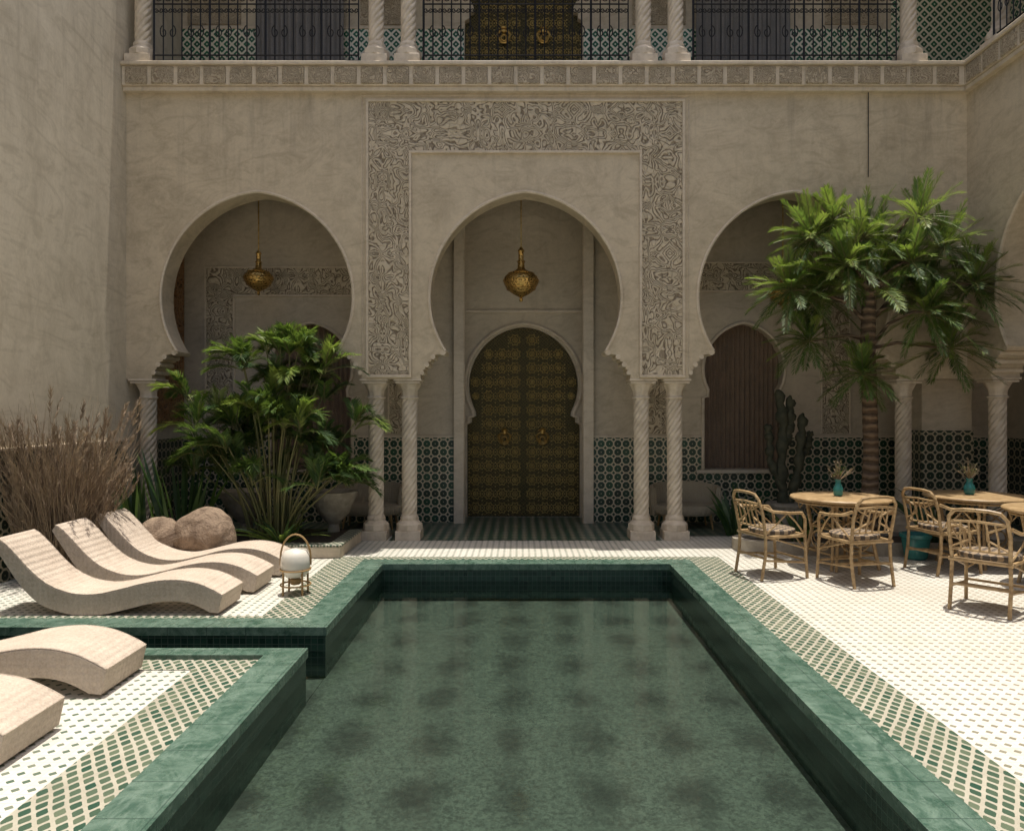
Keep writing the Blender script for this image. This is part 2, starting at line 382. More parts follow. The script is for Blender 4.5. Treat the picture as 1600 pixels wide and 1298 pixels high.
# columns
def rope(h):
    b=MB(); seg=64; n=int(h/.012); z0,z1=.32,h-.25
    prof=[(.098,z0+(z1-z0)*i/n) for i in range(n+1)]
    b.lathe(prof,0,0,0,seg,fn=lambda a,z:.84+.20*abs(math.cos(3.5*(a-z*9.5)))**.7)
    b.box(-.165,.165,-.165,.165,0,.12)
    b.lathe([(.175,.12),(.172,.20),(.135,.235),(.12,.25),(.125,.275),(.115,.30),(.10,.325)],0,0,0,8)
    b.lathe([(.10,h-.26),(.118,h-.25),(.118,h-.235),(.10,h-.225),(.105,h-.16),(.14,h-.085),(.155,h-.06)],0,0,0,32,fn=lambda a,z:1+.05*math.cos(8*a))
    b.box(-.165,.165,-.165,.165,h-.06,h-.032); b.box(-.182,.182,-.182,.182,h-.028,h)
    me_o=b.obj('twisted_column',[colstone],None,40); me=me_o.data; bpy.data.objects.remove(me_o); return me
cm=rope(2.10); colx=[-4.90,-1.895,-1.455,1.605,2.045,5.065]
for x in colx: mk('twisted_column',cm,bld,.006,(x,9.72,0))
for y in [9.21,6.19,5.76,2.74,2.3,-.7]: mk('twisted_column',cm,bld,.006,(5.98,y,0))
cu=rope(2.6)
for x in [-4.91,-1.87,-1.45,1.61,2.03,5.07]: mk('upper_column',cu,bld,.006,(x,9.60,6.15))
for y in [9.1,6.2,5.8,2.7]: mk('upper_column',cu,bld,.006,(5.95,y,6.15))
# slabs, roof and upper beams
b=MB(); b.box(-5.1,9,9.90,12.2,5.6,6.08); b.box(6.16,9,-4,9.90,5.6,6.08)
b.box(-5.1,9,9.62,12.2,8.75,8.95); b.box(5.85,9,-4,9.62,8.75,8.95)
b.box(-5.1,9,12.2,12.4,0,8.95)
b.obj('floor_slabs',[plast_in],bld)
# back walls
def window_wall(b,x0,x1,c,half,sill,cz,top,y0,y1):
    e=.10; R=half+e; tp=math.acos(e/R)
    prof=[(half-.09,sill),(half-.09,cz-.42),(half-.03,cz-.40)]+[(half*math.cos(t),cz+half*math.sin(t)) for t in [-.5,-.33,-.16]]+[(-e+R*math.cos(tp*i/14),cz+R*math.sin(tp*i/14)) for i in range(15)]
    prof[0]=(half+.0,sill); prof[1]=(half+.0,cz-.42); prof[2]=(half-.07,cz-.40)
    L=[(x0,0),(c,0),(c,sill)]+[(c-x,z) for x,z in prof]+[(c,top),(x0,top)]
    Rr=[(x1,0),(c,0),(c,sill)]+[(c+x,z) for x,z in prof]+[(c,top),(x1,top)]
    b.ext(L,y0,y1,facf); b.ext(Rr,y0,y1,facf)
    return [(c-x,z) for x,z in prof]+[(c+x,z) for x,z in reversed(prof[:-1])]
b=MB()
o1=window_wall(b,-5.1,-.89,-3.14,.62,.80,2.30,5.6,11.1,11.4)
o2=window_wall(b,1.01,7.6,3.38,.62,.80,2.30,5.6,11.1,11.4)
def doorhalf():
    a=.86; e=.07; cz=2.08; R=a+e; tp=math.acos(e/R)
    return [(.89,0),(.89,1.46),(.82,1.50),(.82,1.58),(.75,1.60)]+[(a*math.cos(t),cz+a*math.sin(t)) for t in (-.5,-.37,-.25,-.12)]+[(-e+R*math.cos(tp*i/16),cz+R*math.sin(tp*i/16)) for i in range(17)]
dh=doorhalf()
def doorwall(b,z0,xl,xr,top,y0,y1):
    P=[(xl,z0)]+[(.06-x,z0+z) for x,z in dh]+[(.06+x,z0+z) for x,z in reversed(dh[:-1])]+[(xr,z0),(xr,top),(xl,top)]
    b.ext(P,y0,y1,facf)
doorwall(b,0,-.98,1.10,5.6,11.62,11.9)
b.box(-1.1,-.89,11.40,11.9,0,5.6) ; b.box(1.01,1.2,11.40,11.9,0,5.6)
b.obj('gallery_back_wall',[plast_in],bld,30)
b=MB(); doorwall(b,6.1,-5.1,7.6,8.75,11.1,11.35); b.obj('upper_back_wall',[plast_in],bld,30)
b=MB(); b.box(7.3,7.6,-4,11.1,0,5.6); b.box(7.3,7.6,-4,11.1,6.1,8.75); b.obj('side_gallery_wall',[plast_in],bld)
b=MB(); b.box(5.42,6.10,9.92,10.5,0,5.6); b.obj('corner_pier',[plast_in],bld,bevel=.01)
b=MB(); b.box(5.408,6.112,9.908,10.3,0,1.42); b.obj('corner_pier_tiles',[zelb],bld)
# trims in gallery
b=MB()
for o_ in (o1,o2):
    b.tube([(x,11.085,z) for x,z in o_],.028,6)
def rectframe(xa,xb,za,zb,wd,y):
    for (p,q,r_,s_) in [(xa-.03,xa,za,zb),(xb,xb+.03,za,zb),(xa-.03,xb+.03,zb,zb+.03),(xa+wd,xa+wd+.03,za,zb-wd-.03),(xb-wd-.03,xb-wd,za,zb-wd-.03),(xa+wd,xb-wd,zb-wd-.03,zb-wd)]:
        b.box(p,q,y-.03,y+.01,r_,s_)
rectframe(-4.72,-1.56,1.34,3.83,.40,11.1); rectframe(1.80,4.96,1.34,3.9,.40,11.1)
for s_ in (-1,1):
    xx=.06+s_*.97; b.box(xx-.075,xx+.075,10.98,11.099,0,5.6); xx=.06+s_*.905; b.box(xx-.02,xx+.02,11.02,11.10,0,5.6)
b.box(-.88,1.0,11.58,11.615,3.22,3.27)
b.tube([(.06-x*1.06,11.60,z*1.0+(.05 if z>2 else 0)) for x,z in dh]+[(.06+x*1.06,11.60,z+(.05 if z>2 else 0)) for x,z in reversed(dh[:-1])],.03,6)
for x in (-3.14,3.38): b.box(x-.72,x+.72,11.04,11.1,.745,.795)
b.obj('gallery_mouldings',[trim],bld,bevel=.006)
b=MB()
for xa,xb,zb in [(-4.72,-1.56,3.83),(1.80,4.96,3.90)]:
    b.ext([(xa,1.34),(xa+.40,1.34),(xa+.40,zb-.40),(xb-.40,zb-.40),(xb-.40,1.34),(xb,1.34),(xb,zb),(xa,zb)],11.085,11.12,facf)
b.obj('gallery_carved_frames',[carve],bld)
# dados
b=MB()
b.box(-5.08,-3.78,11.085,11.12,0,1.28); b.box(-2.50,-.985+.0,11.085,11.12,0,1.28); b.box(-3.78,-2.50,11.085,11.12,0,.74)
b.box(1.105,2.74,11.085,11.12,0,1.28); b.box(2.74,4.02,11.085,11.12,0,.74); b.box(4.02,7.3,11.085,11.12,0,1.28)
b.obj('gallery_tile_dado',[zel],bld)
b=MB(); b.box(7.285,7.32,-4,11.08,0,1.28); b.obj('side_gallery_tile_dado',[zelb],bld)
b=MB(); b.box(-5.08,-.84,11.085,11.12,6.1,7.43); b.box(.96,7.3,11.085,11.12,6.1,7.43); b.box(7.285,7.32,-4,11.08,6.1,8.0); b.box(5.6,7.28,11.08,11.1,7.43,8.2)
b.obj('upper_tile_dado',[zelup],bld)
b=MB(); 
for xa,xb in [(-5.08,-3.78),(-2.50,-.99),(1.11,2.74),(4.02,7.3)]: b.box(xa,xb,11.07,11.11,1.28,1.31)
b.box(-5.08,-.85,11.07,11.11,7.43,7.46)
b.obj('dado_cap',[trim],bld)
b=MB()
for xa,xb in [(-5.0,-4.2),(-2.4,-1.6),(1.7,2.5),(4.6,5.4)]: b.box(xa,xb,11.08,11.12,7.5,8.4)
b.obj('upper_carved_panels',[carve_s],bld)
# floor in the gallery
b=MB(); b.quad((-1.7,9.56,.006),(1.85,9.56,.006),(1.85,11.62,.006),(-1.7,11.62,.006)); 
b.quad((-5.08,9.9,.006),(-1.7,9.9,.006),(-1.7,11.09,.006),(-5.08,11.09,.006)); b.quad((1.85,9.9,.006),(7.28,9.9,.006),(7.28,11.09,.006),(1.85,11.09,.006))
m=M('gallery_floor_tile',.3); p=.13; u=m.x/p; v=m.y/p; fu=(u.fract()-.5).abs(); fv=(v.fract()-.5).abs()
f=((fu+fv).lt(.40)); m.col(m.mix(f,(.04,.09,.06),(.30,.27,.20))); gfl=m
b.obj('gallery_floor',[gfl],bld)
# doors
def door(z0,yy,nm):
    b=MB()
    H=[(x-.004,z) for x,z in dh]
    for s_ in (-1,1):
        P=[(.06+s_*.006,z0+.01)]+[(.06+s_*x,z0+max(z,.01)) for x,z in H[:-1]]+[(.06+s_*.006,z0+H[-1][1]-.01)]
        b.ext(P,yy,yy+.06,facf)
    b.box(-.9,1.0,yy+.062,yy+.09,z0,z0+3.05)
    def half_w(z):
        if z<1.44: return .865
        if z<1.62: return .73
        return math.sqrt(max(0,.86**2-(z-2.08)**2))-.02
    # embossed bands, rosettes and studs
    for s_ in (-1,1):
        for k in range(14):
            z=.02+k*.222; hw=half_w(z)
            b.mat(0)
            if z<2.85 and hw>.08:
                xs=sorted((.06+s_*.03,.06+s_*hw)); b.box(xs[0],xs[1],yy-.006,yy+.004,z0+z,z0+z+.014)
            zc=z+.122
            if zc>2.86: continue
            b.mat(2)
            for j in range(4):
                xc=.03+.105+j*.208; lim=min(half_w(zc),half_w(zc+.07),half_w(zc-.07))
                if xc-.03>lim: continue
                rr_=.082 if xc+.082<lim else max(.02,lim-xc)
                if rr_<.03: continue
                X=.06+s_*xc
                # eight pointed star
                b.tube([(X+rr_*(1.12 if i%2 else .80)*math.cos(i*math.pi/8),yy-.003,z0+zc+rr_*(1.12 if i%2 else .80)*math.sin(i*math.pi/8)) for i in range(16)],.010,4,True)
                b.tube([(X+rr_*.45*math.cos(t),yy-.003,z0+zc+rr_*.45*math.sin(t)) for t in [i*math.pi/6 for i in range(12)]],.009,4,True)
                b.ball((X,yy-.004,z0+zc),.020,8,5)
                if xc+.104<lim: 
                    for dz in (-.105,-.05,.0,.05): b.ball((X+s_*.104,yy-.002,z0+zc+dz),.013,6,4)
    b.mat(0); b.box(.06-.02,.06+.02,yy-.018,yy+.01,z0+.02,z0+2.85)
    b.mat(1)
    for s_ in (-1,1):
        cx=.06+s_*.30; cz=z0+1.25
        b.ball((cx,yy-.03,cz+.09),.045,10,6)
        b.tube([(cx+.085*math.sin(a)*(1+.2*math.cos(3*a)),yy-.05,cz+.0-.095*math.cos(a)) for a in [i*math.pi/12 for i in range(24)]],.018,6,True)
        b.tube([(cx+.04*math.sin(a),yy-.05,cz-.02-.045*math.cos(a)) for a in [i*math.pi/8 for i in range(16)]],.012,6,True)
        b.lathe([(.055,0),(.06,.02),(.02,.05)],cx,yy-.04,cz+.11,10)
    b.obj(nm,[doorm,brass,stud],bld)
door(0,11.70,'entrance_door'); door(6.1,11.2,'upper_door')
# curtains
def curtain(b,xa,xb,za,zb,y,n=9,amp=.03):
    N=n*8; vs=[]; 
    for i in range(N+1):
        t=i/N; x=xa+(xb-xa)*t; yy=y+amp*math.sin(t*n*2*math.pi+.6*math.sin(t*17)); vs+= [(x,yy,za),(x,yy*1+.004*math.sin(t*40),zb)]
    b.add(vs,[(2*i,2*i+2,2*i+3,2*i+1) for i in range(N)])
b=MB(); curtain(b,-3.8,-2.5,.8,3.2,11.33,18,.02); curtain(b,2.72,4.05,.8,3.2,11.33,18,.02); b.obj('brown_curtains',[curt],bld,80)
b=MB(); curtain(b,-3.92,-2.62,6.1,8.6,10.98,10,.035); curtain(b,2.63,4.03,6.1,8.6,10.98,10,.035); b.obj('grey_curtains',[curtg],bld,80)
# carved wooden screen on left inner wall
b=MB(); b.box(-5.08,-5.03,10.3,11.05,1.5,4.1)
for i in range(14): b.ball((-5.03,10.45+.15*(i%4),1.7+.17*i),.06,8,6)
b.obj('carved_wood_screen',[wood],bld,bevel=.01)
# thin cable on facade
b=MB(); b.tube([(4.5,9.50,5.8),(4.5,9.50,4.7)],.006,6); b.obj('wall_cable',[iron],bld)
# railings
def railing(a,c,nm):
    b=MB(); A=Vector(a); Cc=Vector(c); L=(Cc-A).length; D=(Cc-A)/L
    P=lambda s,z:A+D*s+Vector((0,0,z))
    for z in (.05,.12,.78,.98): b.tube([P(0,z),P(L,z)],.010 if z<.9 else .016,5)
    n=int(round(L/.12)); st=L/n
    for i in range(n+1): b.tube([P(i*st,.0 if i%6==0 else .05),P(i*st,.98)],.009 if i%6 else .015,4)
    for i in range(n):
        c0=(i+.5)*st
        for s2 in (-1,1):
            pts=[]
            for k in range(20):
                t=k/19*2.6*math.pi; r=.029*(1-.75*k/19)
                pts.append(P(c0+s2*(.030-r*math.cos(t)),.70-r*math.sin(t)*1.1))
            b.tube(pts,.0065,4)
        if i%3==1:
            for s2 in (-1,1):
                pts=[]
                for k in range(22):
                    t=k/21*2.4*math.pi; r=.012+.011*t*.9
                    pts.append(P(c0+s2*(.055+r*math.cos(t)*.6),.42+r*math.sin(t)))
                b.tube(pts,.0075,4)
        b.tube([P(c0+.045*math.cos(t),.88+.06*math.sin(t)) for t in [k*.57 for k in range(12)]],.007,4)
    b.obj(nm,[iron],bld,80)
railing((-4.72,9.5,6.15),(-2.08,9.5,6.15),'balcony_railing'); railing((-1.24,9.5,6.15),(1.40,9.5,6.15),'balcony_railing'); railing((2.24,9.5,6.15),(4.86,9.5,6.15),'balcony_railing')
railing((5.80,9.0,6.15),(5.80,6.4,6.15),'balcony_railing')
# left courtyard wall
wl=empty('courtyard_wall')
b=MB(); b.box(-5.45,-5.1,-4,12.2,-1.1,8.95); b.obj('plaster_wall',[plast_side],wl)
b=MB(); b.box(-5.2,-5.085,-4,9.53,0,1.29); b.box(-5.2,-5.085,9.91,11.08,0,1.28); b.obj('tile_dado',[zelb],wl)
b=MB(); b.box(-5.2,-5.07,-4,9.53,1.29,1.32); b.obj('dado_cap',[trim],wl,bevel=.005)
# ------------------------------------------------------------------ lanterns
def lantern(x,y,z,r):
    e=empty('pendant_lantern',(x,y,z)); k=r/.25
    b=MB()
    prof=[(.004,-.30),(.02,-.29),(.03,-.26),(.015,-.24),(.05,-.22),(.12,-.185),(.20,-.12),(.243,-.04),(.25,0),(.235,.05),(.18,.10),(.10,.135),(.055,.17),(.045,.24),(.05,.27),(.038,.29),(.036,.40),(.05,.42),(.03,.45),(.012,.48)]
    b.lathe([(q*k,w*k) for q,w in prof],0,0,0,28); 
    for zz,rr in ((0,.252),(.10,.184),(-.12,.204),(.27,.055)):
        b.tube([(rr*k*math.cos(a),rr*k*math.sin(a),zz*k) for a in [i*math.pi/14 for i in range(28)]],.007,5,True)
    b.obj('pierced_body',[pbrass],e,50)
    b=MB(); b.tube([(0,0,.47*k),(0,0,5.6-z)],.009,5); b.lathe([(.05,0),(.03,-.03)],0,0,5.6-z,10)
    b.obj('chain',[brass],e)
lantern(.02,10.4,3.52,.25); lantern(-3.69,10.4,3.56,.205); lantern(3.72,10.4,3.35,.20)
# ------------------------------------------------------------------ loungers
def lounger(xe,y0,wd=.47):
    top=[(-1.86,.64),(-1.80,.60),(-1.70,.50),(-1.58,.37),(-1.45,.265),(-1.30,.20),(-1.15,.175),(-1.0,.185),(-.82,.225),(-.64,.27),(-.48,.292),(-.34,.292),(-.2,.265),(-.08,.215),(0,.17)]
    def interp(P,n=60):
        out=[]
        for i in range(n+1):
            t=i/n*(len(P)-1); k=min(int(t),len(P)-2); f=t-k
            p0=P[max(k-1,0)];p1=P[k];p2=P[k+1];p3=P[min(k+2,len(P)-1)]
            q=[.5*((2*p1[j])+(-p0[j]+p2[j])*f+(2*p0[j]-5*p1[j]+4*p2[j]-p3[j])*f*f+(-p0[j]+3*p1[j]-3*p2[j]+p3[j])*f**3) for j in (0,1)]
            out.append(tuple(q))
        return out
    T=interp(top); Bt=[]
    for i,(x,z) in enumerate(T):
        a=T[max(i-1,0)]; c=T[min(i+1,len(T)-1)]; dx,dz=c[0]-a[0],c[1]-a[1]; l=math.hypot(dx,dz); th=.06+.115*min(1,i/18)
        Bt.append((x+dz/l*th,max(.004,z-dx/l*th)))
    for i in range(len(Bt)-1,0,-1):
        if Bt[i][0]>-.02: Bt[i]=(-.02,Bt[i][1])
    Bt[-1]=(-.03,.02)
    n=len(T); b=MB(); vs=[]
    ys=[0,.012,wd-.012,wd]; ins=[.012,0,0,.012]
    for yy,iz in zip(ys,ins):
        for (x,z),(bx,bz) in zip(T,Bt): vs+=[(x,yy,z-iz),(bx,yy,bz)]
    fs=[]
    for k in range(3):
        for i in range(n-1):
            o=k*2*n; q=(k+1)*2*n
            fs.append((o+2*i,o+2*i+2,q+2*i+2,q+2*i)); fs.append((o+2*i+1,q+2*i+1,q+2*i+3,o+2*i+3))
        fs.append((k*2*n,(k+1)*2*n,(k+1)*2*n+1,k*2*n+1)); e=2*(n-1); fs.append((k*2*n+e,k*2*n+e+1,(k+1)*2*n+e+1,(k+1)*2*n+e))
    for i in range(n-1):
        fs.append((2*i,2*i+1,2*i+3,2*i+2)); o=3*2*n; fs.append((o+2*i,o+2*i+2,o+2*i+3,o+2*i+1))
    b.add(vs,fs)
    for yy in (.006,wd-.006): b.tube([(x,yy,z-.001) for x,z in T],.005,5)
    b.tube([(T[-1][0],.006,T[-1][1]),(T[-1][0],wd-.006,T[-1][1])],.005,5)
    b.obj('sun_lounger',[linen],None,40,loc=(xe,y0,0))
for xe,y0 in [(-2.46,6.08),(-2.42,6.78),(-2.40,7.46),(-2.44,4.34),(-2.43,3.46)]: lounger(xe,y0)
# portable lantern
e=empty('portable_lantern',(-2.07,6.80,0)); b=MB()
b.lathe([(.02,.15),(.09,.165),(.125,.21),(.135,.28),(.13,.35),(.10,.405),(.02,.425)],0,0,0,24); b.obj('glass_shade',[opal],e,60)
b=MB()
for a in (45,135,225,315):
    x,y=.12*math.cos(rad(a)),.12*math.sin(rad(a)); b.tube([(x*1.05,y*1.05,0),(x,y,.27)],.010,6)
for zz in (.20,.06): b.tube([(.135*math.cos(a),.135*math.sin(a),zz+.03) for a in [i*math.pi/12 for i in range(24)]],.008,6,True)
b.tube([(-.14,0,.27)]+[(-.14*math.cos(t),0,.33+.22*math.sin(t)) for t in [i*math.pi/12 for i in range(13)]]+[(.14,0,.27)],.009,6)
b.lathe([(.04,.09),(.05,.10),(.05,.14),(.03,.15)],0,0,0,12)
b.obj('oak_frame',[oak],e)
# boulders
import bmesh
def boulder(x,y,z,rx,ry,rz,seed):
    bm=bmesh.new(); bmesh.ops.create_icosphere(bm,subdivisions=5,radius=1)
    for v in bm.verts:
        p=v.co.normalized(); d=1+.16*noise.noise(p*1.1+Vector((seed,0,0)))+.05*noise.noise(p*3+Vector((0,seed,0)))
        v.co=Vector((p.x*rx,p.y*ry,p.z*rz))*d
    me=bpy.data.meshes.new('boulder'); bm.to_mesh(me); bm.free(); me.materials.append(rockm.m)
    me.polygons.foreach_set('use_smooth',[True]*len(me.polygons)); mk('boulder',me,None,0,(x,y,z))
boulder(-3.50,8.20,.29,.35,.28,.32,3.3); boulder(-3.98,8.12,.24,.27,.22,.27,8.1)
# planter beds
b=MB(); b.box(-5.08,-2.05,8.42,8.56,0,.13); b.box(-2.19,-2.05,8.56,9.53,0,.13); b.obj('planter_curb',[trim],None,bevel=.01)
b=MB(); b.box(-5.08,-2.04,8.41,8.57,.131,.155); b.box(-2.20,-2.04,8.57,9.53,.131,.155); pc=b.obj('planter_curb_tiles',[mosaic],bpy.data.objects['planter_curb'],bevel=.004)
b=MB(); b.quad((-5.08,8.56,.10),(-2.19,8.56,.10),(-2.19,9.9,.10),(-5.08,9.9,.10)); b.obj('planting_soil',[soil])
b=MB(); N=56; out=[(4.35+1.75*math.copysign(abs(math.cos(a))**.8,math.cos(a)),8.98+.46*math.copysign(abs(math.sin(a))**.8,math.sin(a))) for a in [i*2*math.pi/N for i in range(N)]]
inn=[(4.35+(x-4.35)*.93,8.98+(y-8.98)*.76) for x,y in out]
vs=[(x,y,0) for x,y in out]+[(x,y,.14) for x,y in out]+[(x,y,.14) for x,y in inn]+[(x,y,.10) for x,y in inn]
fs=[]
for r_ in range(3):
    for i in range(N): j=(i+1)%N; fs.append((r_*N+i,r_*N+j,(r_+1)*N+j,(r_+1)*N+i))
b.add(vs,fs); b.mat(1); b.quad(*[(x,y,.10) for x,y in inn]); b.obj('tree_planter',[potm,soil],None)
# ------------------------------------------------------------------ plants
UP=Vector((0,0,1))
def frond(b,o,d,L,droop,ll,n,w,mats=(0,1,2),stemmat=3,wl=.5,seg=10,bare=.08,lift=.5,sag=.42):
    o=Vector(o); d=Vector(d).normalized(); P=[]
    for i in range(seg+1):
        t=i/seg; P.append(o+d*L*t*(1-.12*t*droop)+Vector((0,0,-droop*L*t*t*.75)))
    b.mat(stemmat); b.tube(P,[.006*(1-.8*i/seg)+.001 for i in range(seg+1)],4)
    base=random.choice(mats)
    for k in range(n):
        t=bare+(1-bare)*k/(n-1); f=t*seg; i=min(int(f),seg-1); p=P[i].lerp(P[i+1],f-i); T=(P[i+1]-P[i]).normalized()
        S=T.cross(UP); S=S.normalized() if S.length>.05 else Vector((1,0,0)); Nn=S.cross(T)
        l=ll*(math.sin(math.pi*(.12+.80*t))**.6)*random.uniform(.8,1.12)
        for s_ in (-1,1):
            fw=wl+.5*t; D=(S*s_+T*fw+Nn*random.uniform(-.05,lift)).normalized()
            mid=p+D*l*.45; tip=p+D*l+Vector((0,0,-l*random.uniform(.05,sag)))
            W=D.cross(Nn).normalized()*w*.5
            b.mat(base if random.random()<.7 else random.choice(mats))
            b.add([p,mid+W*1.0,tip,mid-W*1.0+Nn*w*.15],[(0,1,2,3)])
def dirv(az,el): return Vector((math.cos(rad(az))*math.cos(rad(el)),math.sin(rad(az))*math.cos(rad(el)),math.sin(rad(el))))
# palm tree
pt_=empty('palm_tree',(4.30,9.05,0)); b=MB()
tp=[(0,0,0),(.0,0,.5),(.02,0,1.2),(.0,0,1.9),(-.02,0,2.5),(-.01,0,2.9),(0,0,3.15)]
rr=[.13,.10,.088,.086,.086,.082,.06]
P=[];R=[]
for i in range(70):
    t=i/69*6; k=min(int(t),5); f=t-k; p=Vector(tp[k]).lerp(Vector(tp[k+1]),f); P.append(p); R.append((rr[k]*(1-f)+rr[k+1]*f)*(1+.06*(i%2)))
b.tube(P,R,14)
# heads in metres from the trunk foot: x, y, z, frond length
heads=[(-.10,-.05,3.80,.70),(.55,-.1,4.02,.64),(-.70,.0,3.80,.62),(.92,.0,3.68,.62),(-1.0,-.1,3.15,.58),(1.22,-.1,3.22,.62),(-.38,-.25,3.42,.62),
 (.50,-.35,2.85,.58),(-.70,.1,2.55,.62),(-.20,-.25,2.12,.50),(.95,-.05,2.45,.64),(.38,-.25,3.45,.62),(.2,.2,3.75,.62),(-.55,.2,3.1,.56),(.75,.2,3.15,.58),(-.4,.1,4.05,.5)]
for h in heads:
    z0=min(3.1,h[2]-.35) if h[2]>2.6 else h[2]+.05
    z0=max(z0,1.9)
    b.tube([(0,0,z0-.05),(h[0]*.35,h[1]*.35,z0+(h[2]-z0)*.55+.05),(h[0]*.8,h[1]*.8,h[2]+.02),(h[0],h[1],h[2])],[.03,.02,.016,.014],6)
b.obj('trunk',[bark],pt_,60)
b=MB()
for x,y,z,r in heads:
    out_=Vector((x,y,0)); out_=out_.normalized() if abs(x)>.25 else Vector((0,0,0))
    for i in range(30):
        az=i*137.5+random.uniform(-10,10); el=82-i*4.1+random.uniform(-8,8)
        d=dirv(az,el)+out_*.25
        # feather plumes: leaflets lie fairly close along the midrib
        frond(b,(x,y,z),d,r*random.uniform(.75,1.1),random.uniform(.25,.55)*(1.0 if i>7 else .4),.165,32,.0092,(1,1,0) if i<15 else ((0,1,1,2) if i<23 else (0,0,2)),3,1.55,bare=.10,lift=.8,sag=.18)
for i in range(26):
    az=i*137.5; d=dirv(az,random.uniform(0,62)); d.y*=.8; frond(b,(0,0,3.15),d,random.uniform(.8,1.25),random.uniform(.3,.55),.24,56,.0105,(0,0,1,2),3,1.4,bare=.25,lift=.7,sag=.22)
for (dx,dz,L) in [(1,.40,1.75),(1,.22,1.65),(-1,.3,1.6),(-1,.08,1.4),(1,.02,1.45),(1,.6,1.6),(-1,.6,1.5),(1,.3,1.7)]:
    frond(b,(0,-.05,3.1),(dx,random.uniform(-.25,.1),dz),L,.38,.29,88,.0115,(0,0,1),3,1.1,bare=.25,lift=.7,sag=.3)
b.obj('crown',[lf1,lf2,lf3,stem],pt_,80)
# areca palm cluster
ap=empty('areca_palm',(-3.0,9.05,.1)); b=MB()
for i in range(48):
    az=i*137.5; rr_=random.uniform(.05,.30); bx=rr_*math.cos(rad(az)); by=rr_*.6*math.sin(rad(az))
    H=random.uniform(.75,1.5) if i%2 else random.uniform(1.4,2.25); sp=random.uniform(.15,.92)*(1.22-.38*H/2)
    if H>1.9: sp*=.7
    top=Vector((bx+sp*math.cos(rad(az))*1.1,by+sp*.35*math.sin(rad(az)),H))
    if i in (6,14,20,26): top=Vector((.05+.16*(i-14)/8,0,2.36))
    pts=[Vector((bx,by,0)).lerp(top,t)+Vector((-.12*math.sin(t*math.pi)*math.cos(rad(az)),0,0)) for t in [k/8 for k in range(9)]]
    b.mat(3); b.tube(pts,[.016-.008*k/8 for k in range(9)],6)
    for j in range(8):
        a2=az+random.uniform(-180,180) if j>2 else az+random.uniform(-50,50)
        d=dirv(a2,random.uniform(20,85)); d.y*=.6
        frond(b,top-Vector((0,0,random.uniform(0,.12))),d,random.uniform(.40,.60),random.uniform(.35,.8),.22,28,.0155,random.choice([(0,0,1,2),(0,2,2),(0,1,1),(1,1,0)]) if H>1.3 else random.choice([(0,0,2),(2,2,0)]),3,1.25,sag=.3)
b.obj('stems_and_fronds',[lf1,lf2,lf3,stem],ap,80)
def blades(name,loc,n,h,spread,w,mats,lean=.35,curl=.3,minx=None):
    b=MB(); 
    for i in range(n):
        az=random.uniform(0,360); r=spread*math.sqrt(random.random()); bx,by=r*math.cos(rad(az)),r*math.sin(rad(az))
        H=h*random.uniform(.6,1.05); ln=lean*random.uniform(.2,1.2); d=Vector((math.cos(rad(az)),math.sin(rad(az)),0)); S=Vector((-d.y,d.x,0))
        a=random.uniform(0,3); S=(S*math.cos(a*.4)+d*math.sin(a*.4))
        L=[];R_=[]
        K=6
        for k in range(K+1):
            t=k/K; p=Vector((bx,by,0))+d*H*(ln*t+curl*t*t*ln)+Vector((0,0,H*(t-.25*curl*t**3*ln*2)))
            ww=w*(.55+.9*t if t<.5 else 2*(1-t)*1.0)*.5+.0008
            L.append(p+S*ww); R_.append(p-S*ww)
        b.mat(random.randrange(len(mats)))
        b.add(L+R_,[(k,k+1,K+2+k,K+1+k) for k in range(K)])
    return b.obj(name,mats,None,80,loc=loc)
blades('snake_plant',(-4.05,8.85,.1),34,1.15,.26,.06,[snk,lf3,lf1],.35,.3)
blades('snake_plant',(-4.65,9.0,.1),24,1.0,.2,.06,[snk,lf3],.3,.3)
blades('agave_plant',(-2.80,8.66,.1),34,.42,.05,.05,[lf1,lf2,snk],1.3,.6)
blades('agave_plant',(4.95,8.75,.1),20,.8,.08,.06,[snk,lf3],.7,.8)
blades('agave_plant',(2.9,9.9,.0),26,.75,.12,.08,[lf3,snk],.5,.6)
blades('agave_plant',(3.4,8.95,.1),20,.55,.10,.05,[lf3,snk],.8,.6)
# dry ornamental grass
b=MB(); ox,oy=-4.70,7.55
for i in range(2000):
    az=random.uniform(0,360); r=.28*math.sqrt(random.random()); d=Vector((math.cos(rad(az)),math.sin(rad(az)),0)); H=random.triangular(.40,1.95,.85); ln=random.uniform(.03,.24)
    K=6; pts=[]
    wob=Vector((random.uniform(-.09,.09),random.uniform(-.09,.09),0)); ph=random.uniform(3,7); rad_w=random.uniform(.0026,.0042)
    for k in range(K+1):
        t=k/K; p=Vector((ox,oy,0))+d*(r+H*ln*t*(1+.7*t))+wob*math.sin(t*ph)+Vector((0,0,H*(t-.12*t*t*ln*2)))
        if p.x<-5.06: p.x=-5.06+random.uniform(0,.03)
        pts.append(p)
    b.mat(0 if random.random()<.6 else 1); b.tube(pts,[rad_w*(1-.6*k/K) for k in range(K+1)],3,cap=False)
    if random.random()<.20:
        b.mat(2); tip=pts[-1]; T=(pts[-1]-pts[-2]).normalized()
        for q in range(34):
            a=random.uniform(0,6.28); o=tip-T*random.uniform(0,.24); D=(T+Vector((math.cos(a),math.sin(a),0))*.5).normalized()
            e_=o+D*.06; 
            if e_.x<-5.06: continue
            b.tube([o,e_],[.004,.001],3,cap=False)
b.obj('dry_ornamental_grass',[dg1,dg2,dg3],None,80)
